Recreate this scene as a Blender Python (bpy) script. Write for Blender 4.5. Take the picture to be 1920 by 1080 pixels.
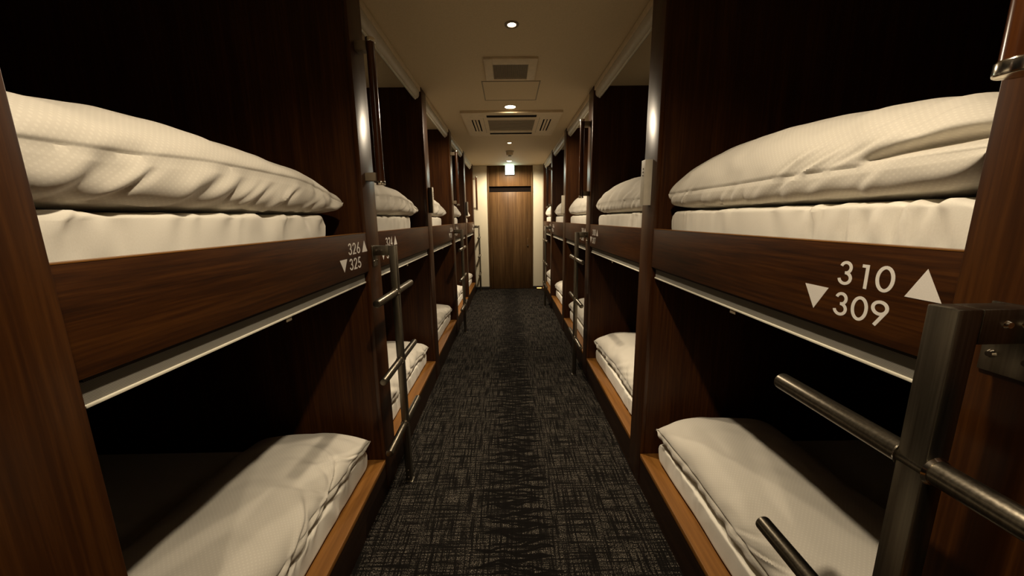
import bpy, bmesh, math, random
import numpy as np
from mathutils import Matrix, Vector, noise

scene = bpy.context.scene
for o in list(bpy.data.objects):
    bpy.data.objects.remove(o, do_unlink=True)
COL = scene.collection

# ------------------------------------------------------------------ camera
FPX, PITCH, ROLL, YAW, CAM_H = 683.0, .1882, .0129, .0081, 1.38
cam_d = bpy.data.cameras.new('camera')
cam = bpy.data.objects.new('camera', cam_d)
COL.objects.link(cam)
cam_d.sensor_fit = 'HORIZONTAL'
cam_d.sensor_width = 36.0
cam_d.lens = FPX / 1920 * 36.0
cam_d.clip_start = .02
right0 = Vector((math.cos(YAW), -math.sin(YAW), 0))
fwd = Vector((math.cos(PITCH) * math.sin(YAW), math.cos(PITCH) * math.cos(YAW), -math.sin(PITCH)))
up0 = right0.cross(fwd)
R_ = right0 * math.cos(ROLL) - up0 * math.sin(ROLL)
U_ = right0 * math.sin(ROLL) + up0 * math.cos(ROLL)
m = Matrix((R_, U_, -fwd)).transposed().to_4x4()
m.translation = Vector((0, 0, CAM_H))
cam.matrix_world = m
scene.camera = cam

# ------------------------------------------------------------------ world, exposure
world = bpy.data.worlds.new('world')
scene.world = world
world.use_nodes = True
world.node_tree.nodes['Background'].inputs[0].default_value = (0, 0, 0, 1)
world.node_tree.nodes['Background'].inputs[1].default_value = 0
vs = scene.view_settings
vs.view_transform = 'Standard'
vs.look = 'None'
vs.gamma = 1
vs.use_curve_mapping = False
vs.exposure = 0.0
LAMP_W = 66.0                      # watts of one ceiling downlight
LAMP_COL = (1.0, .825, .595)

# ------------------------------------------------------------------ dimensions (metres)
WL, WR = .642, .663                # aisle edge of the left / right bunks
PER, CL, CR, TH = 1.309, .438, .4486, .152
ZC, ZT, ZRB, ZS = 2.36, 1.324, 1.15, .18
YF, YB = 7.15, -1.75               # far wall, wall behind the camera
BACK = 2.66
NPOST = range(-1, 6)
ORD = {1: 'fifth', 2: 'fourth', 3: 'third', 4: 'second', 5: 'first'}


def row(side):
    return "on the door's lock side" if side > 0 else "on the door's hinge side"


def bay(side, mod):
    return '%s from the door %s' % (ORD[mod], row(side))




def post_y(side, k):
    return (CL if side < 0 else CR) + PER * k


def wface(side):
    return WL if side < 0 else WR


# ------------------------------------------------------------------ materials
def new_mat(name):
    mt = bpy.data.materials.new(name)
    mt.use_nodes = True
    nt = mt.node_tree
    b = nt.nodes['Principled BSDF']
    return mt, nt, b


def N(nt, kind, **kw):
    n = nt.nodes.new(kind)
    for k, v in kw.items():
        if k.startswith('i_'):
            key = k[2:]
            key = int(key) if key.isdigit() else key.replace('_', ' ')
            n.inputs[key].default_value = v
        else:
            setattr(n, k, v)
    return n


def math_n(nt, op, a, b=None, clamp=False):
    n = nt.nodes.new('ShaderNodeMath')
    n.operation = op
    n.use_clamp = clamp
    for i, v in enumerate((a, b)):
        if v is None:
            continue
        if isinstance(v, (int, float)):
            n.inputs[i].default_value = v
        else:
            nt.links.new(v, n.inputs[i])
    return n.outputs[0]


def ramp(nt, fac, stops):
    r = nt.nodes.new('ShaderNodeValToRGB')
    el = r.color_ramp.elements
    while len(el) < len(stops):
        el.new(.5)
    for e, (p, c) in zip(el, stops):
        e.position = p
        e.color = (*c, 1)
    nt.links.new(fac, r.inputs[0])
    return r.outputs[0]


def wood(name, scale, dark, mid, light, rough=.42, bump=.08, coat=0.0, spec=.22):
    mt, nt, b = new_mat(name)
    tc = N(nt, 'ShaderNodeTexCoord')
    mp = N(nt, 'ShaderNodeMapping')
    mp.inputs['Scale'].default_value = scale
    nt.links.new(tc.outputs['Object'], mp.inputs[0])
    n1 = N(nt, 'ShaderNodeTexNoise', i_Scale=1.0, i_Detail=5.0, i_Roughness=.65)
    nt.links.new(mp.outputs[0], n1.inputs['Vector'])
    mp2 = N(nt, 'ShaderNodeMapping')
    mp2.inputs['Scale'].default_value = [s * .22 for s in scale]
    nt.links.new(tc.outputs['Object'], mp2.inputs[0])
    n2 = N(nt, 'ShaderNodeTexNoise', i_Scale=1.0, i_Detail=3.0, i_Roughness=.5)
    nt.links.new(mp2.outputs[0], n2.inputs['Vector'])
    f = math_n(nt, 'ADD', math_n(nt, 'MULTIPLY', n1.outputs[0], .6), math_n(nt, 'MULTIPLY', n2.outputs[0], .4))
    c = ramp(nt, f, [(.34, dark), (.5, mid), (.64, light)])
    nt.links.new(c, b.inputs['Base Color'])
    b.inputs['Roughness'].default_value = rough
    b.inputs['Specular IOR Level'].default_value = spec
    b.inputs['Coat Weight'].default_value = coat
    b.inputs['Coat Roughness'].default_value = .25
    bp = N(nt, 'ShaderNodeBump', i_Strength=bump, i_Distance=.002)
    nt.links.new(n1.outputs[0], bp.inputs['Height'])
    nt.links.new(bp.outputs[0], b.inputs['Normal'])
    return mt


WD, WM, WLT = (.021, .0056, .0007), (.040, .0120, .0016), (.068, .0225, .0034)
M = {}
M['wood_v'] = wood('walnut_vertical', (115, 115, 3.5), WD, WM, WLT, .5)
M['wood_h'] = wood('walnut_horizontal', (90, 5.5, 150), (.015, .0040, .0005), (.042, .0125, .0016), (.070, .0228, .0033), .45)
M['post'] = wood('walnut_satin_post', (115, 115, 3.5), WD, WM, WLT, .33, .01, 0, .35)
M['wood_deck'] = wood('walnut_deck', (2.2, 60, 60), WD, WM, WLT, .6)
M['ledge'] = wood('oak_ledge', (45, 1.6, 45), (.13, .052, .010), (.21, .088, .018), (.28, .125, .028), .38, .05)
M['kick'] = wood('dark_kick', (60, 2.0, 60), (.010, .0045, .002), (.018, .008, .0035), (.03, .013, .005), .5)
M['door'] = wood('oak_door', (55, 55, 1.8), (.053, .0265, .0095), (.094, .0495, .0185), (.145, .081, .032), .42)
M['pole'] = wood('lacquered_pole', (90, 90, 3), (.022, .0055, .0012), (.045, .0125, .0025), (.075, .0235, .005), .2, .02, .6)


def plain(name, col, rough=.5, metal=0.0, nscale=0, nstr=0.0, spec=.5):
    mt, nt, b = new_mat(name)
    b.inputs['Base Color'].default_value = (*col, 1)
    b.inputs['Roughness'].default_value = rough
    b.inputs['Metallic'].default_value = metal
    b.inputs['Specular IOR Level'].default_value = spec
    tc = N(nt, 'ShaderNodeTexCoord')
    n1 = N(nt, 'ShaderNodeTexNoise', i_Scale=nscale or 30, i_Detail=3.0)
    nt.links.new(tc.outputs['Object'], n1.inputs['Vector'])
    c = ramp(nt, n1.outputs[0], [(.3, tuple(x * .94 for x in col)), (.7, tuple(min(1, x * 1.04) for x in col))])
    nt.links.new(c, b.inputs['Base Color'])
    if nstr:
        bp = N(nt, 'ShaderNodeBump', i_Strength=nstr, i_Distance=.002)
        nt.links.new(n1.outputs[0], bp.inputs['Height'])
        nt.links.new(bp.outputs[0], b.inputs['Normal'])
    return mt


M['ceiling'] = plain('ceiling_paint', (.64, .51, .32), .8, 0, 160, .15)
M['plaster'] = plain('cream_wall', (.78, .71, .54), .75, 0, 120, .15)
M['white'] = plain('white_plastic', (.60, .54, .43), .5)
M['ac_white'] = plain('ac_plastic', (.68, .56, .38), .6, spec=.25)
M['grille'] = plain('grille_grey', (.28, .225, .15), .6)
M['dark'] = plain('dark_recess', (.006, .004, .003), .9, spec=.05)
M['print'] = plain('white_print', (.80, .76, .70), .5)
M['hem'] = plain('hem_bar_white', (.82, .78, .64), .35)
M['box_dark'] = plain('box_dark', (.05, .035, .022), .5)
M['bracket'] = plain('bracket_beige', (.22, .17, .11), .45)
M['base'] = plain('baseboard_dark', (.012, .009, .007), .5)
M['chrome'] = plain('chrome', (.75, .70, .6), .18, 1.0)


def steel():
    mt, nt, b = new_mat('brushed_steel')
    b.inputs['Metallic'].default_value = 1.0
    tc = N(nt, 'ShaderNodeTexCoord')
    mp = N(nt, 'ShaderNodeMapping')
    mp.inputs['Scale'].default_value = (300, 300, 6)
    nt.links.new(tc.outputs['Object'], mp.inputs[0])
    n1 = N(nt, 'ShaderNodeTexNoise', i_Scale=1.0, i_Detail=3.0)
    nt.links.new(mp.outputs[0], n1.inputs['Vector'])
    c = ramp(nt, n1.outputs[0], [(.3, (.165, .145, .112)), (.7, (.23, .205, .16))])
    nt.links.new(c, b.inputs['Base Color'])
    r = N(nt, 'ShaderNodeMapRange')
    r.inputs['To Min'].default_value = .26
    r.inputs['To Max'].default_value = .38
    nt.links.new(n1.outputs[0], r.inputs[0])
    nt.links.new(r.outputs[0], b.inputs['Roughness'])
    return mt


M['steel'] = steel()


def mesh_fabric():
    mt, nt, b = new_mat('blind_fabric')
    tc = N(nt, 'ShaderNodeTexCoord')
    mp = N(nt, 'ShaderNodeMapping')
    mp.inputs['Scale'].default_value = (1, 1, 1)
    nt.links.new(tc.outputs['Object'], mp.inputs[0])
    sp = N(nt, 'ShaderNodeSeparateXYZ')
    nt.links.new(mp.outputs[0], sp.inputs[0])
    a = math_n(nt, 'SINE', math_n(nt, 'MULTIPLY', sp.outputs[1], 2200))
    c = math_n(nt, 'SINE', math_n(nt, 'MULTIPLY', sp.outputs[2], 2200))
    f = math_n(nt, 'ADD', math_n(nt, 'MULTIPLY', math_n(nt, 'MULTIPLY', a, c), .5), .5)
    col = ramp(nt, f, [(.25, (.09, .085, .072)), (.75, (.30, .28, .235))])
    nt.links.new(col, b.inputs['Base Color'])
    b.inputs['Roughness'].default_value = .85
    return mt


M['fabric'] = mesh_fabric()


def linen(name, dots):
    mt, nt, b = new_mat(name)
    uv = N(nt, 'ShaderNodeUVMap')
    sp = N(nt, 'ShaderNodeSeparateXYZ')
    nt.links.new(uv.outputs[0], sp.inputs[0])
    n1 = N(nt, 'ShaderNodeTexNoise', i_Scale=420.0, i_Detail=2.0)
    nt.links.new(uv.outputs[0], n1.inputs['Vector'])
    b.inputs['Roughness'].default_value = .8
    b.inputs['Specular IOR Level'].default_value = .2
    b.inputs['Sheen Weight'].default_value = .15
    if dots:
        a = math_n(nt, 'SINE', math_n(nt, 'MULTIPLY', sp.outputs[0], 480))
        c = math_n(nt, 'SINE', math_n(nt, 'MULTIPLY', sp.outputs[1], 480))
        d = math_n(nt, 'GREATER_THAN', math_n(nt, 'MULTIPLY', a, c), .45)
        col = ramp(nt, d, [(.0, (.715, .67, .58)), (1., (.77, .725, .63))])
    else:
        col = ramp(nt, n1.outputs[0], [(.3, (.86, .82, .72)), (.7, (.90, .86, .76))])
    nt.links.new(col, b.inputs['Base Color'])
    bp = N(nt, 'ShaderNodeBump', i_Strength=.12, i_Distance=.001)
    nt.links.new(n1.outputs[0], bp.inputs['Height'])
    nt.links.new(bp.outputs[0], b.inputs['Normal'])
    return mt


M['sheet'] = linen('white_sheet', False)
M['duvet'] = linen('white_dotted_cover', True)


def carpet():
    mt, nt, b = new_mat('carpet_dark_plaid')
    tc = N(nt, 'ShaderNodeTexCoord')
    sp = N(nt, 'ShaderNodeSeparateXYZ')
    nt.links.new(tc.outputs['Object'], sp.inputs[0])
    X, Y = sp.outputs[0], sp.outputs[1]

    def nz(sx, sy, det=2.0, rough=.5):
        mp = N(nt, 'ShaderNodeMapping')
        mp.inputs['Scale'].default_value = (sx, sy, 1)
        nt.links.new(tc.outputs['Object'], mp.inputs[0])
        n = N(nt, 'ShaderNodeTexNoise', i_Scale=1.0, i_Detail=det, i_Roughness=rough)
        nt.links.new(mp.outputs[0], n.inputs['Vector'])
        return n.outputs[0]
    # woven threads: long streaks in both directions, multiplied into a loose plaid
    sx = nz(105, 6, 3)
    sy = nz(5, 120, 3)
    plaid = math_n(nt, 'MULTIPLY', ramp_f(nt, sx, .37, .55), ramp_f(nt, sy, .37, .55))
    loops = nz(420, 160, 1)
    lp = ramp_f(nt, loops, .46, .60)
    base = math_n(nt, 'ADD', math_n(nt, 'MULTIPLY', math_n(nt, 'MULTIPLY', plaid, lp), .88), .05)
    # scribbled dark centre band: two loose zigzag pen lines that overlap along the aisle
    def zig(freq, amp0, amp_n, jit, thick, off):
        warp = math_n(nt, 'MULTIPLY', nz(6, 7, 2), jit)
        tri = math_n(nt, 'SUBTRACT', math_n(nt, 'MULTIPLY', math_n(nt, 'PINGPONG', math_n(nt, 'ADD', math_n(nt, 'MULTIPLY', Y, freq), warp), 1.0), 2.0), 1.0)
        am = math_n(nt, 'ADD', math_n(nt, 'MULTIPLY', math_n(nt, 'SUBTRACT', nz(.01, freq * .33, 1), .5), amp_n), amp0)
        ctr = math_n(nt, 'ADD', math_n(nt, 'MULTIPLY', math_n(nt, 'SUBTRACT', nz(.01, 1.7 + off, 1), .5), .22), .02 + off * .03)
        dist = math_n(nt, 'ABSOLUTE', math_n(nt, 'SUBTRACT', math_n(nt, 'SUBTRACT', X, ctr), math_n(nt, 'MULTIPLY', tri, am)))
        th = math_n(nt, 'ADD', math_n(nt, 'MULTIPLY', nz(5, 5, 1), thick), thick * .3)
        lt = ramp_f(nt, math_n(nt, 'SUBTRACT', dist, th), .012, -.004)
        return math_n(nt, 'MULTIPLY', lt, ramp_f(nt, math_n(nt, 'ABSOLUTE', math_n(nt, 'SUBTRACT', X, ctr)), .24, .22))
    scr = math_n(nt, 'MAXIMUM', zig(25, .135, .24, 2.2, .05, 0), zig(39, .10, .2, 3.0, .045, 1))
    keep = math_n(nt, 'SUBTRACT', 1.0, math_n(nt, 'MULTIPLY', scr, .9))
    f = math_n(nt, 'MULTIPLY', base, keep)
    col = ramp(nt, f, [(0, (.0045, .0038, .0034)), (.3, (.0145, .0125, .0105)), (1., (.165, .143, .115))])
    nt.links.new(col, b.inputs['Base Color'])
    b.inputs['Roughness'].default_value = .95
    b.inputs['Specular IOR Level'].default_value = .04
    bp = N(nt, 'ShaderNodeBump', i_Strength=.35, i_Distance=.003)
    nt.links.new(f, bp.inputs['Height'])
    nt.links.new(bp.outputs[0], b.inputs['Normal'])
    return mt


def ramp_f(nt, v, lo, hi):
    r = N(nt, 'ShaderNodeMapRange')
    r.inputs['From Min'].default_value = lo
    r.inputs['From Max'].default_value = hi
    nt.links.new(v, r.inputs[0])
    return r.outputs[0]


M['carpet'] = carpet()


def emit(name, col, strength):
    mt, nt, b = new_mat(name)
    b.inputs['Base Color'].default_value = (.8, .8, .8, 1)
    b.inputs['Emission Color'].default_value = (*col, 1)
    b.inputs['Emission Strength'].default_value = strength
    return mt


M['lamp'] = emit('lamp_glow', (1.0, .80, .50), 30)
M['exit'] = emit('exit_sign_glow', (.62, 1.0, .95), 14)
M['amber'] = emit('amber_glow', (1.0, .42, .10), 3)


# ------------------------------------------------------------------ mesh helpers
def add_box(bm, x0, x1, y0, y1, z0, z1, bevel=0.0, seg=2):
    x0, x1 = min(x0, x1), max(x0, x1)
    y0, y1 = min(y0, y1), max(y0, y1)
    vsx = [bm.verts.new((x, y, z)) for x in (x0, x1) for y in (y0, y1) for z in (z0, z1)]
    idx = [(0, 1, 3, 2), (4, 6, 7, 5), (0, 4, 5, 1), (2, 3, 7, 6), (0, 2, 6, 4), (1, 5, 7, 3)]
    fs = [bm.faces.new([vsx[i] for i in f]) for f in idx]
    if bevel:
        es = list({e for f in fs for e in f.edges})
        bmesh.ops.bevel(bm, geom=es, offset=bevel, segments=seg, affect='EDGES', profile=.5)


def add_cyl(bm, p0, p1, r, r2=None, seg=20, bevel=0.0):
    p0, p1 = Vector(p0), Vector(p1)
    d = (p1 - p0)
    L = d.length
    q = Vector((0, 0, 1)).rotation_difference(d.normalized())
    mt = Matrix.Translation((p0 + p1) / 2) @ q.to_matrix().to_4x4()
    r2 = r if r2 is None else r2
    g = bmesh.ops.create_cone(bm, cap_ends=True, segments=seg, radius1=r, radius2=r2, depth=L, matrix=mt)
    if bevel:
        vset = set(g['verts'])
        es = [e for e in bm.edges if e.verts[0] in vset and e.verts[1] in vset
              and any(len(f.verts) > 4 for f in e.link_faces)]
        bmesh.ops.bevel(bm, geom=es, offset=bevel, segments=3, affect='EDGES', profile=.5)


def add_ring(bm, c, r0, r1, z0, z1, seg=32):
    """flat ring (annulus) with thickness, axis z"""
    rows = []
    for (r, z) in ((r0, z0), (r1, z0), (r1, z1), (r0, z1)):
        rows.append([bm.verts.new((c[0] + r * math.cos(2 * math.pi * i / seg), c[1] + r * math.sin(2 * math.pi * i / seg), z)) for i in range(seg)])
    for j in range(4):
        a, b_ = rows[j], rows[(j + 1) % 4]
        for i in range(seg):
            bm.faces.new((a[i], a[(i + 1) % seg], b_[(i + 1) % seg], b_[i]))


def build(name, bm, mat, parent=None, smooth=False):
    bmesh.ops.recalc_face_normals(bm, faces=bm.faces)
    me = bpy.data.meshes.new(name)
    bm.to_mesh(me)
    bm.free()
    me.materials.append(M[mat] if isinstance(mat, str) else mat)
    if smooth:
        for p in me.polygons:
            p.use_smooth = True
        try:
            me.set_sharp_from_angle(angle=math.radians(40))
        except Exception:
            pass
    o = bpy.data.objects.new(name, me)
    COL.objects.link(o)
    if parent is not None:
        o.parent = parent
    return o


def box(name, dims, mat, parent=None, bevel=0.0, smooth=False):
    bm = bmesh.new()
    add_box(bm, *dims, bevel=bevel)
    return build(name, bm, mat, parent, smooth or bevel > 0)


def tag(o, label, cat, group=None, kind=None):
    if label:
        o['label'] = label
    if cat:
        o['category'] = cat
    if group:
        o['group'] = group
    if kind:
        o['kind'] = kind
    return o


def thing(name, loc, label, cat, group=None, rz=0.0):
    o = bpy.data.objects.new(name, None)
    o.empty_display_size = .05
    COL.objects.link(o)
    o.location = loc
    o.rotation_euler = (0, 0, rz)
    return tag(o, label, cat, group)


def copy_tree(o, parent=None):
    c = o.copy()
    COL.objects.link(c)
    c.parent = parent
    for ch in o.children:
        copy_tree(ch, c)
    return c


def structure(o):
    o['kind'] = 'structure'
    return o


# ------------------------------------------------------------------ room shell
structure(box('floor', (-BACK - .1, BACK + .1, YB - .1, YF + .1, -.1, 0), 'carpet'))
structure(box('ceiling', (-BACK - .1, BACK + .1, YB - .1, YF + .1, ZC, ZC + .1), 'ceiling'))
structure(box('wall_left', (-BACK - .1, -BACK, YB, YF, 0, ZC), 'wood_v'))
structure(box('wall_right', (BACK, BACK + .1, YB, YF, 0, ZC), 'wood_v'))
structure(box('wall_near', (-BACK - .1, BACK + .1, YB - .1, YB, 0, ZC), 'plaster'))
DX0, DX1 = -.385, .477
bm = bmesh.new()
add_box(bm, -BACK - .1, DX0, YF, YF + .1, 0, ZC)
add_box(bm, DX1, BACK + .1, YF, YF + .1, 0, ZC)
structure(build('wall_far', bm, 'plaster'))
structure(box('baseboard_far_left', (-BACK, DX0 - .001, YF - .012, YF, 0, .055), 'base', bevel=.002))
structure(box('baseboard_far_right', (DX1 + .001, BACK, YF - .012, YF, 0, .055), 'base', bevel=.002))

# door with transom panel, dark slot and jambs
door = bpy.data.objects.new('door_1', None)
COL.objects.link(door)
door.location = ((DX0 + DX1) / 2, YF, 0)
structure(door)
dw = (DX1 - DX0) / 2
jt = .030
for s in (-1, 1):
    box('jamb', (s * dw, s * (dw - jt), -.012, .09, 0, ZC), 'door', door, .002)
box('transom_panel', (-dw + jt, dw - jt, .004, .06, 1.985, ZC), 'door', door, .001)
box('slot_recess', (-dw + jt, dw - jt, .05, .06, 1.88, 1.985), 'dark', door)
leaf = box('door_leaf', (-dw + jt + .003, dw - jt - .003, .01, .05, .006, 1.878), 'door', door, .002)
bm = bmesh.new()
add_box(bm, dw - jt - .085, dw - jt - .055, .002, .012, .84, 1.0, .002)
build('lock_plate', bm, 'door', leaf, True)
bm = bmesh.new()
add_cyl(bm, (dw - jt - .07, .004, .865), (dw - jt - .07, -.008, .865), .012, seg=16)
build('lock_cylinder', bm, 'chrome', leaf, True)
box('door_edge_shadow_gap', (-dw + jt, dw - jt, .051, .059, 0, 1.88), 'dark', door)

# ------------------------------------------------------------------ digits (geometric sans, stroke built)
def arc(cx, cy, rx, ry, a0, a1, n=18):
    return [(cx + rx * math.cos(math.radians(a0 + (a1 - a0) * i / n)), cy + ry * math.sin(math.radians(a0 + (a1 - a0) * i / n))) for i in range(n + 1)]


DIG = {
    '0': [(arc(.33, .5, .26, .435, 0, 360, 32), True)],
    '1': [([(.20, .885), (.40, .885), (.40, .0)], False)],
    '2': [(arc(.32, .70, .215, .235, 172, -38, 16) + [(.10, .065), (.58, .065)], False)],
    '3': [(arc(.29, .72, .20, .215, 165, -90, 18)[:-1] + [(.27, .505)], False), (arc(.29, .285, .235, .225, 88, -172, 18), False)],
    '4': [([(.42, 0), (.42, .88), (.07, .25), (.60, .25)], False)],
    '5': [([(.54, .935), (.24, .935), (.17, .53)] + arc(.29, .30, .245, .24, 110, -160, 18), False)],
    '6': [(arc(.33, .29, .245, .23, 0, 360, 28), True), ([(.13, .43), (.44, .98)], False)],
    '7': [([(.07, .935), (.56, .935), (.20, .0)], False)],
    '8': [(arc(.33, .73, .19, .205, 0, 360, 24), True), (arc(.33, .285, .245, .225, 0, 360, 28), True)],
    '9': [(arc(.33, .71, .245, .23, 0, 360, 28), True), ([(.53, .57), (.22, .02)], False)],
}


def digit_mesh(ch):
    """digit in the (s, z) plane, height 1, extruded; vertices are (s, depth, z)"""
    w = .062
    bm = bmesh.new()
    for pts, closed in DIG[ch]:
        n = len(pts) - (1 if closed else 0)
        L, Rr = [], []
        for i in range(n):
            if closed:
                a, b_ = pts[(i - 1) % n], pts[(i + 1) % n]
                d1 = d2 = Vector((b_[0] - a[0], b_[1] - a[1])).normalized()
            else:
                d1 = Vector((pts[i][0] - pts[max(i - 1, 0)][0], pts[i][1] - pts[max(i - 1, 0)][1]))
                d2 = Vector((pts[min(i + 1, n - 1)][0] - pts[i][0], pts[min(i + 1, n - 1)][1] - pts[i][1]))
                if d1.length < 1e-6:
                    d1 = d2
                if d2.length < 1e-6:
                    d2 = d1
                d1.normalize()
                d2.normalize()
            t = (d1 + d2)
            t = t.normalized() if t.length > 1e-6 else d1
            nrm = Vector((-t.y, t.x))
            c = max(.35, nrm.dot(Vector((-d1.y, d1.x))))
            L.append((pts[i][0] + nrm.x * w / c, pts[i][1] + nrm.y * w / c))
            Rr.append((pts[i][0] - nrm.x * w / c, pts[i][1] - nrm.y * w / c))
        rows = [[bm.verts.new((p[0], dep, p[1])) for p in arr] for arr in (L, Rr) for dep in (0, 1)]
        l0, l1, r0, r1 = rows
        rng = range(n) if closed else range(n - 1)
        for i in rng:
            j = (i + 1) % n
            for a, b_ in ((l0, r0), (l1, r1), (l0, l1), (r0, r1)):
                bm.faces.new((a[i], a[j], b_[j], b_[i]))
        if not closed:
            for i in (0, n - 1):
                bm.faces.new((l0[i], l1[i], r1[i], r0[i]))
    bmesh.ops.recalc_face_normals(bm, faces=bm.faces)
    me = bpy.data.meshes.new('digit_' + ch)
    bm.to_mesh(me)
    bm.free()
    me.materials.append(M['print'])
    return me


DM = {c: digit_mesh(c) for c in '0123456789'}


def arrow_mesh(up):
    bm = bmesh.new()
    p = [(0, 0), (1, 0), (.5, 1)] if up else [(0, 1), (1, 1), (.5, 0)]
    a = [bm.verts.new((x, 0, z)) for x, z in p]
    b_ = [bm.verts.new((x, 1, z)) for x, z in p]
    bm.faces.new(a)
    bm.faces.new(b_)
    for i in range(3):
        j = (i + 1) % 3
        bm.faces.new((a[i], a[j], b_[j], b_[i]))
    bmesh.ops.recalc_face_normals(bm, faces=bm.faces)
    me = bpy.data.meshes.new('arrow')
    bm.to_mesh(me)
    bm.free()
    me.materials.append(M['print'])
    return me


AM = {True: arrow_mesh(True), False: arrow_mesh(False)}


def put_print(name, me, parent, side, s_world, z, sw, sh, origin):
    """me is laid on the rail face; s runs along the reading direction"""
    o = bpy.data.objects.new(name, me)
    COL.objects.link(o)
    o.parent = parent
    face = side * (wface(side) + .002)
    rd = 1 if side < 0 else -1             # reading direction along y
    # local x -> +/-y, local y -> out of the face, local z -> z
    mt = Matrix(((0, -side * .0005, 0, face), (rd * sw, 0, 0, s_world), (0, 0, sh, z), (0, 0, 0, 1)))
    o.matrix_basis = Matrix.Translation(-Vector(origin)) @ mt
    return o


# ------------------------------------------------------------------ bunk partitions
def ladder_posts(side):
    return (1, 3, 5) if side < 0 else (0, 2, 4)


def up_no(side, mod):                      # upper bunk number of module mod (1..5)
    return (328 if side < 0 else 312) - 2 * mod


for side in (-1, 1):
    for k in NPOST:
        y = post_y(side, k)
        f = wface(side)
        if 1 <= k <= 4:
            lab = 'dark walnut partition between %s and %s bunks from the door %s' % (ORD[k], ORD[k + 1], row(side))
        elif k == 0:
            lab = 'dark walnut partition post at bunk %d, farthest from the door %s' % (up_no(side, 1), row(side))
        elif k == 5:
            lab = 'dark walnut end partition against the cream wall %s' % row(side)
        else:
            lab = 'dark walnut partition at the entrance end of the aisle %s' % row(side)
        p = thing('bunk_partition', (side * f, y, 0), lab, 'partition', 'partitions between the bunks')
        box('front_post', (0, side * .022, -TH / 2, TH / 2, 0, ZC), 'post', p, .0015)
        box('side_panel', (side * .022, side * (BACK - f), -TH / 2, TH / 2, 0, ZC), 'wood_v', p)

# ------------------------------------------------------------------ bunk frames
RAIL_T = .02
for side in (-1, 1):
    f = wface(side)
    for mod in range(0, 6):
        ya = post_y(side, mod - 1) + TH / 2
        yb = post_y(side, mod) - TH / 2
        no = up_no(side, mod)
        org = (side * f, (ya + yb) / 2, 0)
        if mod:
            fr = thing('bunk_bed', org, 'walnut bunk bed numbered %d over %d, %s' % (no, no - 1, bay(side, mod)), 'bunk bed', 'bunk beds along the aisle')
        else:
            fr = thing('bunk_bed', org, 'walnut bunk bed with plain unnumbered rail at the entrance end %s' % row(side), 'bunk bed', 'bunk beds along the aisle')
        h = (yb - ya) / 2
        rail = box('side_rail', (side * .002, side * (.002 + RAIL_T), -h, h, ZRB, ZT), 'wood_h', fr, .0015)
        box('rail_cap', (side * .0015, side * (.003 + RAIL_T), -h, h, ZT, ZT + .002), 'ledge', rail)
        box('upper_deck', (side * (.0221), side * (BACK - f), -h, h, 1.235, 1.285), 'wood_deck', fr)
        kb = box('kick_board', (side * .003, side * .022, -h, h, 0, .155), 'kick', fr)
        box('lower_deck', (side * .001, side * (BACK - f), -h, h, .1555, ZS), 'ledge', fr, .003)
        if not mod:
            continue
        # number print
        lp = ladder_posts(side)
        rd = 1 if side < 0 else -1
        if side < 0:
            s0 = (post_y(side, mod) - TH / 2 - .003 - .278) if mod in lp else ya + .022
        else:
            s0 = (yb - .012) if mod in lp else (ya + .015 + .258)
        sc = 1.0 if side > 0 else 1.08
        items = [('arrow', AM[False], 0, 1.180, .060 * sc, .050), ('arrow', AM[True], .205 * sc, 1.243, .0535 * sc, .050)]
        for q, ch in enumerate(str(no)):
            items.append(('digit', DM[ch], (.077 + q * .0375) * sc, 1.2425, .052 * sc, .0475))
        for q, ch in enumerate(str(no - 1)):
            items.append(('digit', DM[ch], (.077 + q * .0375) * sc, 1.180, .052 * sc, .0475))
        for nm, me, ds, z, sw, sh in items:
            put_print(nm, me, rail, side, s0 + rd * ds, z, sw, sh, (side * f, (ya + yb) / 2, 0))

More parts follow.
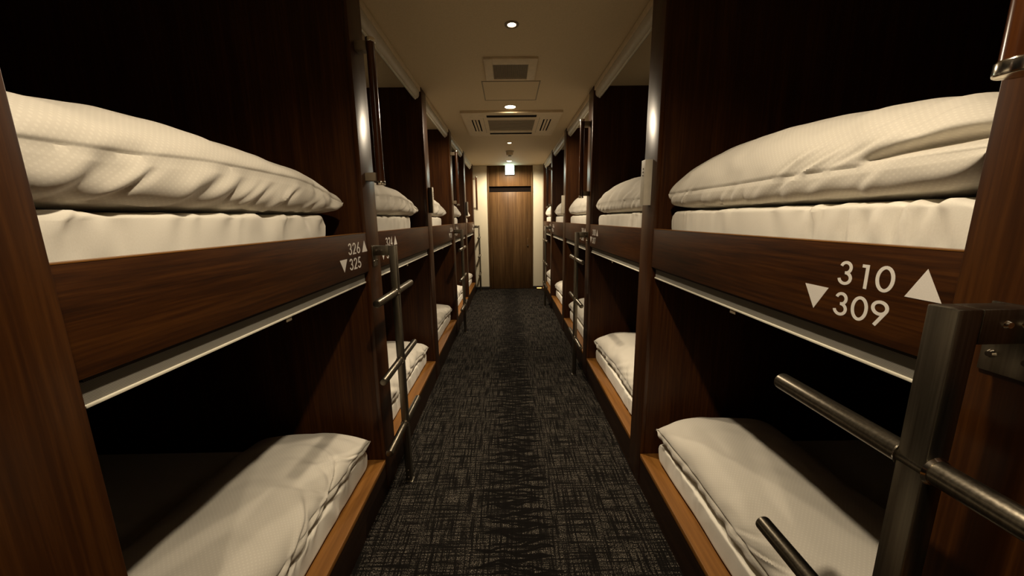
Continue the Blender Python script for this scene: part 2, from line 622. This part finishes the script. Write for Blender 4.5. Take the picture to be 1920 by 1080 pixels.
# ------------------------------------------------------------------ roller blinds
for side in (-1, 1):
    f = wface(side)
    for mod in range(1, 6):
        ya = post_y(side, mod - 1) + TH / 2
        yb = post_y(side, mod) - TH / 2
        h = (yb - ya) / 2
        no = up_no(side, mod)
        # lower opening: fabric end hanging below the rail
        b = thing('roller_blind', (side * f, (ya + yb) / 2, 0), 'grey mesh blind under bunk rail %s' % bay(side, mod), 'blind', 'rolled-up blinds of the lower bunks')
        bm = bmesh.new()
        add_cyl(bm, (side * .056, -h + .012, 1.195), (side * .056, h - .012, 1.195), .03, seg=20)
        build('fabric_roll', bm, 'fabric', b, True)
        box('fabric', (side * .019, side * .0205, -h + .014, h - .014, 1.104, 1.149), 'fabric', b)
        box('valance', (side * .010, side * .0185, -h + .012, h - .012, 1.1425, 1.149), 'kick', b)
        bm = bmesh.new()
        add_box(bm, side * .0145, side * .0245, -h + .012, h - .012, 1.0985, 1.104, .0015)
        build('hem_bar', bm, 'hem', b, True)
        box('pull_tab', (side * .018, side * .021, -.013 - .03, .013 - .03, 1.086, 1.0985), 'grille', b, .001)
        # upper opening: white cassette under the ceiling
        b = thing('roller_blind', (side * f, (ya + yb) / 2, ZC), 'white blind cassette under ceiling over bunk %s' % bay(side, mod), 'blind', 'blind cassettes over the upper bunks')
        prof = []
        for i in range(13):
            a = math.pi * (i / 12)
            prof.append((.043 - .029 * math.cos(a), -.052 - .031 * math.sin(a)))
        prof = [(.014, 0)] + prof + [(.072, 0)]
        bm = bmesh.new()
        r0 = [bm.verts.new((side * x, -h + .006, z)) for x, z in prof]
        r1 = [bm.verts.new((side * x, h - .006, z)) for x, z in prof]
        bm.faces.new(r0)
        bm.faces.new(r1)
        for i in range(len(prof)):
            j = (i + 1) % len(prof)
            bm.faces.new((r0[i], r0[j], r1[j], r1[i]))
        build('cassette', bm, 'white', b, True)
        box('fascia_strip', (side * .004, side * .0139, -h + .006, h - .006, -.034, -.001), 'ac_white', b, .002)
        box('hem_bar', (side * .036, side * .048, -h + .02, h - .02, -.092, -.0835), 'hem', b, .002)

# ------------------------------------------------------------------ bedding
def soft_block(name, side, xf, y0, y1, z0, D, prof, mat, n_top, n_bot, p_end, folds, seed, parent=None, lump=.006,
               nu=110, nv=72, corner=.012, mouth=None, seam=True, flat_top=None):
    """rounded cloth block. prof(t) -> (seam height, top height); t runs 0..1 from y0 to y1"""
    rnd = random.Random(seed)
    L = y1 - y0
    # denser rows at both ends
    ts = np.array([.5 - .5 * math.cos(math.pi * i / nu) for i in range(nu + 1)])
    ts = .55 * ts + .45 * np.linspace(0, 1, nu + 1)
    ph = np.linspace(0, 2 * np.pi, nv, endpoint=False)
    ph = ph - .6 * np.sin(ph)
    S = np.array([prof(t)[0] for t in ts])[:, None]
    H = np.array([prof(t)[1] for t in ts])[:, None]
    T = ts[:, None]
    g = np.clip(1 - np.abs(2 * T - 1) ** p_end, 0, 1) ** .5
    c, s = np.cos(ph)[None, :], np.sin(ph)[None, :]
    half = D / 2
    dd = np.where(s >= 0, np.sign(c) * np.abs(c) ** (2 / n_top), np.sign(c) * np.abs(c) ** (2 / n_bot))
    edge = 1 + (corner / half) * (2 * np.abs(T - .5)) ** 3 - (corner / half) * .5
    d = half - half * dd * edge
    zt = S + (H - S) * g * np.abs(s) ** (2 / n_top)
    zb = S - S * g * np.abs(s) ** (2 / n_bot)
    z = np.where(s >= 0, zt, zb)
    u = T * L + np.zeros_like(d)
    P = np.stack([d, u, z], -1)
    # normals
    du = np.gradient(P, axis=0)
    dv = np.roll(P, -1, 1) - np.roll(P, 1, 1)
    nr = np.cross(du, dv)
    nl = np.linalg.norm(nr, axis=-1, keepdims=True)
    nr = nr / np.maximum(nl, 1e-9)
    ctr = P.mean(axis=1, keepdims=True)
    sg = np.sign(((P - ctr) * nr).sum(-1, keepdims=True))
    nr = nr * np.where(sg == 0, 1, sg)
    # signed height above the seam drives the fold field on the front face
    hgt = z - S
    w = np.zeros_like(d)
    front = 1 / (1 + np.exp((d - half * .9) / (half * .12)))
    for (cnt, amp, wid, s_lo, s_hi, hc, hs, u_lo, u_hi) in folds:
        for q_ in range(cnt):
            u0 = L * (u_lo + (u_hi - u_lo) * (q_ + rnd.uniform(.1, .9)) / cnt)
            sl = rnd.uniform(s_lo, s_hi)
            wd_ = wid * rnd.uniform(.6, 1.5)
            am = amp * rnd.uniform(.5, 1.2)
            h0 = hc + rnd.uniform(-.4, .4) * hs
            bend = rnd.uniform(-3, 3)
            q = (u - u0 - sl * (hgt - h0) - bend * (hgt - h0) ** 2)
            env = np.exp(-((hgt - h0) / (hs * rnd.uniform(.7, 1.1))) ** 2)
            w += am * (np.exp(-(q / wd_) ** 2) - .8 * np.exp(-((q - wd_ * 1.6) / (wd_ * .8)) ** 2)) * env * front
    for i in range(d.shape[0]):
        for j in range(d.shape[1]):
            v = Vector((P[i, j, 0] * 5 + seed, P[i, j, 1] * 5, P[i, j, 2] * 6))
            w[i, j] += lump * noise.noise(v) + lump * .35 * noise.noise(v * 3.1)
    endfade = np.clip(np.minimum(T, 1 - T) * L / .03, 0, 1)
    bottom = np.where((s < 0) & (z < .012), 0.0, 1.0)
    w = w * (.25 + .75 * endfade) * bottom
    if seam:
        w -= .0045 * np.exp(-(hgt / .0055) ** 2) * front
    P = P + nr * w[..., None]
    if mouth:
        t_end, dep, hh = mouth
        m_ = np.clip(1 - T * L / t_end, 0, 1)
        m_ = m_ ** .6
        prof_h = np.exp(-((hgt - .028 * m_ - .006) / (hh * (.35 + .65 * m_))) ** 2)
        P[..., 0] += dep * m_ * prof_h * front
    P[..., 2] = np.maximum(P[..., 2], 0.0)
    if flat_top:
        P[..., 2] = np.minimum(P[..., 2], flat_top)
    bm = bmesh.new()
    uvl = bm.loops.layers.uv.new('UVMap')
    V = [[bm.verts.new((side * (xf + P[i, j, 0]), P[i, j, 1] + y0, z0 + P[i, j, 2])) for j in range(nv)] for i in range(nu + 1)]
    arcl = np.concatenate([[0], np.cumsum(np.linalg.norm(np.diff(P[nu // 2], axis=0), axis=1)), [0]])
    arcl[-1] = arcl[-2] + .02
    for i in range(nu):
        for j in range(nv):
            k = (j + 1) % nv
            fc = bm.faces.new((V[i][j], V[i + 1][j], V[i + 1][k], V[i][k]))
            for lp_, (ii, jj) in zip(fc.loops, ((i, j), (i + 1, j), (i + 1, j + 1), (i, j + 1))):
                lp_[uvl].uv = (ts[ii] * L, arcl[jj])
    bmesh.ops.remove_doubles(bm, verts=bm.verts, dist=.00005)
    bmesh.ops.holes_fill(bm, edges=[e for e in bm.edges if e.is_boundary])
    o = build(name, bm, mat, parent, True)
    me = o.data
    off = Vector((side * xf, (y0 + y1) / 2, z0))
    me.transform(Matrix.Translation(-off))
    o.location = off
    return o


def interp(pts):
    xs, a, b_ = zip(*pts)
    return lambda t: (float(np.interp(t, xs, a)), float(np.interp(t, xs, b_)))


def smooth_prof(pts):
    xs = [p[0] for p in pts]
    tt = np.linspace(0, 1, 201)
    out = []
    for k in (1, 2):
        v = np.interp(tt, xs, [p[k] for p in pts])
        for _ in range(3):
            vp = np.pad(v, 9, mode='edge')
            v = np.convolve(vp, np.ones(19) / 19, 'valid')
        out.append(v)
    return lambda t: (float(np.interp(t, tt, out[0])), float(np.interp(t, tt, out[1])))


# fold sets: count, amplitude, width, slant from, slant to, height centre, height spread, u from, u to
FOLD_ML = [(8, .010, .030, -.6, 1.6, .02, .05, 0, 1), (4, .005, .012, .5, 2.5, .03, .04, .05, .9)]
FOLD_MR = [(6, .003, .03, -1.0, 1.0, .02, .06, .2, 1), (9, .0075, .013, -.9, .5, .0, .06, .02, .30), (8, .0025, .010, -.2, .2, .02, .05, .55, 1.0)]
FOLD_DL = [(8, .0085, .026, .8, 2.0, -.055, .045, 0, 1), (8, .005, .013, .7, 1.9, -.07, .035, .25, 1), (5, .004, .035, -1.5, 1.5, .03, .05, 0, 1), (6, .004, .02, -.5, .5, -.02, .04, .8, 1)]
FOLD_DR = [(9, .005, .020, -1.4, -.3, -.035, .035, .15, 1), (6, .004, .012, -.8, .2, -.04, .03, .5, 1), (5, .005, .035, -1.5, 1.5, .08, .06, 0, 1), (4, .006, .016, -2.4, -1.2, .05, .05, .12, .4)]
FOLD_DC = FOLD_DL[:2] + [(7, .009, .035, -2.2, 2.2, .05, .08, 0, 1), (5, .007, .02, -3, 3, .03, .06, .4, 1)]
mat_prof = lambda t: (.075, .118)

# profiles of the folded duvets: (t, seam height, top height), t = 0 at the end nearest the entrance
PROF = {
    'L_up': smooth_prof([(0, .095, .185), (.15, .10, .210), (.35, .115, .224), (.55, .118, .212), (.75, .112, .192), (.88, .09, .165), (.96, .055, .13), (1, .035, .10)]),
    'R_up': smooth_prof([(0, .066, .145), (.1, .067, .18), (.22, .068, .208), (.42, .07, .236), (.8, .07, .25), (.93, .068, .228), (1, .066, .195)]),
    'L_low': smooth_prof([(0, .05, .19), (.3, .05, .19), (.6, .045, .165), (.85, .035, .13), (1, .03, .10)]),
    'R_low': smooth_prof([(0, .06, .20), (.4, .06, .205), (.8, .06, .19), (1, .06, .155)]),
}
for side in (-1, 1):
    for mod in range(1, 6):
        ya = post_y(side, mod - 1) + TH / 2
        yb = post_y(side, mod) - TH / 2
        no = up_no(side, mod)
        near = mod == 1
        res = dict(nu=150, nv=150) if near else (dict(nu=70, nv=56) if mod == 2 else dict(nu=44, nv=40))
        for up in (True, False):
            z0 = 1.285 if up else ZS
            num = no if up else no - 1
            if side < 0:
                m0, m1, mx = ya + .012, ya + .995, (.745 if up else .705)
                d0, d1, dx = ya + .012, ya + 1.075, (.708 if up else .690)
                if not up:
                    m1, d1 = ya + 1.085, ya + 1.08
            else:
                m0, m1, mx = ya + .03, ya + 1.085, (.716 if up else .728)
                d0, d1, dx = ya + .02, ya + 1.08, (.702 if up else .718)
            word = 'upper' if up else 'lower'
            a = soft_block('mattress', side, mx, m0, m1, z0 + .001, 1.86, mat_prof, 'sheet', 14, 14, 60,
                           (FOLD_ML if side < 0 else FOLD_MR), 11 + mod * 7 + (3 if side > 0 else 0) + (1 if up else 0), lump=.003, corner=.004, seam=False, flat_top=.118, **res)
            tag(a, 'white mattress in %s bunk %s' % (word, bay(side, mod)), 'mattress', 'mattresses in the bunks')
            key = ('L' if side < 0 else 'R') + ('_up' if up else '_low')
            mouth = (.22, .075, .016) if (side > 0 and up and near) else None
            dz = z0 + .001 + .1195
            a = soft_block('folded_duvet', side, dx, d0, d1, dz, .52, PROF[key], 'duvet', 2.25, 4.5, 14 if side > 0 else 24,
                           FOLD_DL if side < 0 and up else (FOLD_DC if side < 0 else FOLD_DR), 31 + mod * 5 + (2 if side > 0 else 0) + (1 if up else 0), lump=.010, corner=.022, mouth=mouth, **res)
            tag(a, 'folded white duvet in %s bunk %s' % (word, bay(side, mod)), 'duvet', 'folded duvets on the bunks')


# ------------------------------------------------------------------ ladders
def make_ladder(far=.265):
    """wall at x = 0, aisle towards +x"""
    t = thing('bunk_ladder', (0, 0, 0), '', 'ladder', 'steel single-stile ladders on the partitions')
    bm = bmesh.new()
    add_box(bm, .075, .107, -.018, .018, 0, 1.262, .0025)
    build('stile', bm, 'steel', t, True)
    bm = bmesh.new()
    add_box(bm, .004, .0745, -.0175, .0175, 1.216, 1.262, .002)
    arm = build('top_arm', bm, 'steel', t, True)
    bm = bmesh.new()
    add_box(bm, .0, .004, -.03, .03, 1.165, 1.262, .001)
    build('wall_plate', bm, 'steel', t, True)
    for (x, z) in ((.018, 1.242), (.042, 1.242)):
        for s in (-1, 1):
            bm = bmesh.new()
            add_cyl(bm, (x, s * .017, z), (x, s * .021, z), .006, .004, seg=12)
            build('bolt', bm, 'chrome', arm, True)
    for s in (-1, 1):
        bm = bmesh.new()
        add_cyl(bm, (.004, s * .018, 1.19), (.008, s * .018, 1.19), .006, .004, seg=12)
        build('bolt', bm, 'chrome', t, True)
    for z in (1.037, .69, .343):
        bm = bmesh.new()
        add_cyl(bm, (.091, -.265, z), (.091, far, z), .0172, seg=24, bevel=.004)
        r = build('rung', bm, 'steel', t, True)
        for s in (-1, 1):
            bm = bmesh.new()
            add_cyl(bm, (.091, s * .018, z), (.091, s * .022, z), .021, .0185, seg=24)
            build('weld_collar', bm, 'chrome', r, True)
    bm = bmesh.new()
    add_box(bm, .071, .111, -.022, .022, 0, .004, .001)
    build('foot_plate', bm, 'steel', t, True)
    for z in (.03, .07):
        bm = bmesh.new()
        add_cyl(bm, (.091, -.0175, z), (.091, -.021, z), .005, .003, seg=10)
        build('bolt', bm, 'chrome', t, True)
    return t


ladder0 = make_ladder()
ladder_end = make_ladder(.155)


def make_pole():
    t = thing('grab_pole', (0, 0, 0), '', 'grab pole', 'dark wooden grab poles on the partitions')
    bm = bmesh.new()
    add_cyl(bm, (.062, -.012, -.30), (.062, -.012, .30), .0175, seg=24)
    build('pole', bm, 'pole', t, True)
    for s in (-1, 1):
        bm = bmesh.new()
        add_cyl(bm, (.062, -.012, s * .286), (.062, -.012, s * .304), .0205, seg=24, bevel=.003)
        build('end_ring', bm, 'chrome', t, True)
        bm = bmesh.new()
        add_box(bm, 0, .047, -.035, .008, s * .268 - .018, s * .268 + .018, .002)
        build('bracket', bm, 'bracket', t, True)
    return t


pole0 = make_pole()


def make_cbox():
    t = thing('control_box', (0, 0, 0), '', 'control box', 'slim boxes on the partition posts')
    box('body', (0, .028, -.018, .022, -.1, .1), 'box_dark', t, .002)
    cov = bmesh.new()
    add_box(cov, .0, .034, .0225, .028, -.102, .102, .001)
    add_box(cov, .0285, .034, -.02, .0224, -.102, .102, .001)
    c = build('cover', cov, 'white', t, True)
    for z in (.03, .045, .06):
        box('button', (.034, .036, .003, .009, z, z + .006), 'box_dark', c)
    return t


cbox0 = make_cbox()
first = {'l': True, 'e': True, 'p': True, 'b': True}


def place(kind, proto, loc, rz, label):
    if first[kind]:
        o = proto
        first[kind] = False
    else:
        o = copy_tree(proto)
    o.location = loc
    o.rotation_euler = (0, 0, rz)
    o['label'] = label
    return o


for side in (-1, 1):
    f = wface(side)
    rz = 0 if side < 0 else math.pi
    for k in range(0, 6):
        y = post_y(side, k)
        if k in ladder_posts(side):
            if k == 5:
                where = 'by the cream wall ' + row(side)
            elif k == 0:
                where = 'beside bunk %d, farthest from the door' % up_no(side, 1)
            else:
                where = 'between %s and %s bunks from the door %s' % (ORD[k], ORD[k + 1], row(side))
            place('e' if k == 5 else 'l', ladder_end if k == 5 else ladder0, (side * f, y, 0), rz, 'steel ladder ' + where)
            place('p', pole0, (side * f, y, 1.842), rz, 'dark grab pole ' + where)
        elif 1 <= k <= 4:
            place('b', cbox0, (side * f, y, 1.535), rz, 'slim box between %s and %s bunks from the door %s' % (ORD[k], ORD[k + 1], row(side)))

# ------------------------------------------------------------------ ceiling fittings
CX = .033


def downlight(y, r, label, power=1.0, angle=150, blend=.6):
    t = thing('downlight', (CX, y, ZC), label, 'ceiling light', 'recessed ceiling downlights')
    bm = bmesh.new()
    add_ring(bm, (0, 0), r + .001, r + .016, -.004, 0)
    build('trim_ring', bm, 'bracket' if r < .03 else 'ac_white', t, True)
    bm = bmesh.new()
    add_cyl(bm, (0, 0, -.0025), (0, 0, -.0005), r, seg=32)
    build('lamp_disc', bm, 'lamp', t)
    ld = bpy.data.lights.new('downlight_lamp', 'SPOT')
    ld.energy = LAMP_W * power
    ld.color = LAMP_COL
    ld.spot_size = math.radians(angle)
    ld.spot_blend = blend
    ld.shadow_soft_size = .03
    lo = bpy.data.objects.new('downlight_lamp', ld)
    COL.objects.link(lo)
    lo.parent = t
    lo.location = (0, 0, -.012)
    return t


downlight(-.95, .036, 'small round recessed downlight over the entrance end of the aisle', .8)
downlight(.55, .036, 'small round recessed downlight over the aisle beside bunk 310', 1.05)
downlight(2.09, .021, 'small round recessed downlight before the square ceiling vent', 2.2, 80, 1.0)
downlight(3.49, .046, 'bright round downlight between the access panel and the air conditioner', 1.15, 174, .3)
downlight(5.06, .024, 'small round downlight between the air conditioner and the smoke detector', 2.2, 80, 1.0)
downlight(6.60, .040, 'round downlight just in front of the exit sign', 2.0, 168, .5)

# exhaust vent
t = thing('ceiling_vent', (.03, 2.645, ZC), 'square beige ceiling exhaust vent with slatted grille', 'vent')
bm = bmesh.new()
add_box(bm, -.17, -.115, -.175, .175, -.014, 0, .002)
add_box(bm, .115, .17, -.175, .175, -.014, 0, .002)
add_box(bm, -.1149, .1149, -.175, -.09, -.014, 0, .002)
add_box(bm, -.1149, .1149, .155, .175, -.014, 0, .002)
build('frame', bm, 'ac_white', t, True)
box('backing', (-.1149, .1149, -.0899, .1549, -.003, 0), 'box_dark', t)
bm = bmesh.new()
for i in range(28):
    x = -.113 + i * .0082
    add_box(bm, x, x + .005, -.0898, .1548, -.011, -.0035)
sl = build('grille_slats', bm, 'grille', t)
sl['kind'] = 'stuff'
# access panel
t = thing('access_panel', (.035, 3.09, ZC), 'flat beige ceiling access panel with thin dark frame', 'access panel')
bm = bmesh.new()
for (a, b_, c, d) in ((-.215, .215, -.217, -.209), (-.215, .215, .209, .217), (-.215, -.207, -.2089, .2089), (.207, .215, -.2089, .2089)):
    add_box(bm, a, b_, c, d, -.003, 0)
build('frame', bm, 'grille', t)
box('panel', (-.2069, .2069, -.2089, .2089, -.0015, 0), 'ceiling', t)

# air conditioner cassette
t = thing('air_conditioner', (.047, 4.075, ZC), 'beige square ceiling air conditioner cassette with side louvres', 'air conditioner')
A, DR = .475, .022
bm = bmesh.new()
G = .235          # half of the intake grille
S0, S1 = .315, .395   # outlet slots
SL = .24
def ringbox(bm, x0, x1, y0, y1, z0=-DR, z1=0):
    add_box(bm, x0, x1, y0, y1, z0, z1)
# panel split around the slots and grille
ringbox(bm, -A, A, -A, -S1)
ringbox(bm, -A, A, S1, A)
ringbox(bm, -A, -S1, -S1, S1)
ringbox(bm, S1, A, -S1, S1)
for sy in (-1, 1):
    ringbox(bm, -S1, -SL, sy * S0, sy * S1)
    ringbox(bm, SL, S1, sy * S0, sy * S1)
for sx in (-1, 1):
    ringbox(bm, sx * S0, sx * S1, -S0, -SL)
    ringbox(bm, sx * S0, sx * S1, SL, S0)
ringbox(bm, -S0, S0, -S0, -G)
ringbox(bm, -S0, S0, G, S0)
ringbox(bm, -S0, -G, -G, G)
ringbox(bm, G, S0, -G, G)
bmesh.ops.remove_doubles(bm, verts=bm.verts, dist=1e-5)
build('panel', bm, 'ac_white', t)
box('inner_casing', (-A + .01, A - .01, -A + .01, A - .01, -.004, 0), 'dark', t)
gr = box('intake_grille', (-G + .002, G - .002, -G + .002, G - .002, -DR + .004, -.006), 'grille', t)
for i in range(12):
    yy = -G + .02 + i * (2 * G - .04) / 11
    box('grille_bar', (-G + .006, G - .006, yy - .004, yy + .004, -DR + .001, -DR + .005), 'ac_white' if i in (0, 11) else 'grille', gr)
for sx in (-1, 1):
    for q in (0, 1):
        x = sx * (S0 + .025 + q * .03)
        bm = bmesh.new()
        add_box(bm, x - .010, x + .010, -SL + .004, SL - .004, -DR - .002, -DR + .0014)
        build('louvre', bm, 'ac_white', t)
for (x0, x1, y0, y1) in ((-SL, SL, -S1, -S0), (-SL, SL, S0, S1), (-S1, -S0, -SL, SL), (S0, S1, -SL, SL)):
    box('slot_shade', (x0 + .001, x1 - .001, y0 + .001, y1 - .001, -DR + .0015, -.005), 'dark', t)  # near-black plate fills each slot, standing in for the shade inside it
# corner joints of the fascia
for sx in (-1, 1):
    box('seam_line', (sx * .272, sx * .276, -S0 + .002, S0 - .002, -DR - .0006, -DR), 'grille', t)

# smoke detector
t = thing('smoke_detector', (CX + .005, 5.66, ZC), 'beige round smoke detector on ceiling before the exit sign', 'smoke detector')
bm = bmesh.new()
add_cyl(bm, (0, 0, 0), (0, 0, -.014), .062, seg=32, bevel=.002)
build('base', bm, 'white', t, True)
bm = bmesh.new()
add_cyl(bm, (0, 0, -.0142), (0, 0, -.062), .056, .048, seg=32)
build('head', bm, 'ac_white', t, True)
bm = bmesh.new()
add_cyl(bm, (0, 0, -.0622), (0, 0, -.075), .028, .02, seg=24)
build('sensor_cap', bm, 'grille', t, True)

# exit sign on the transom
t = thing('exit_sign', (.043, YF + .003, 2.275), 'glowing white and teal exit sign above the wooden door', 'exit sign')
box('housing', (-.085, .085, -.045, 0, -.088, .082), 'white', t, .004)
box('lit_face', (-.080, .080, -.0475, -.0452, -.083, .077), 'exit', t, .001)
# glowing amber strip for an unidentified orange spot at the pale wall's base
t = thing('amber_strip', (.60, YF - .012, .02), 'tiny amber glowing strip at the base of the cream wall', 'foot light')
box('housing', (-.05, .05, -.012, 0, -.014, .010), 'base', t, .002)  # dark backing of the strip
box('lens', (-.045, .045, -.0135, -.0122, -.010, .004), 'amber', t)  # thin amber face that glows
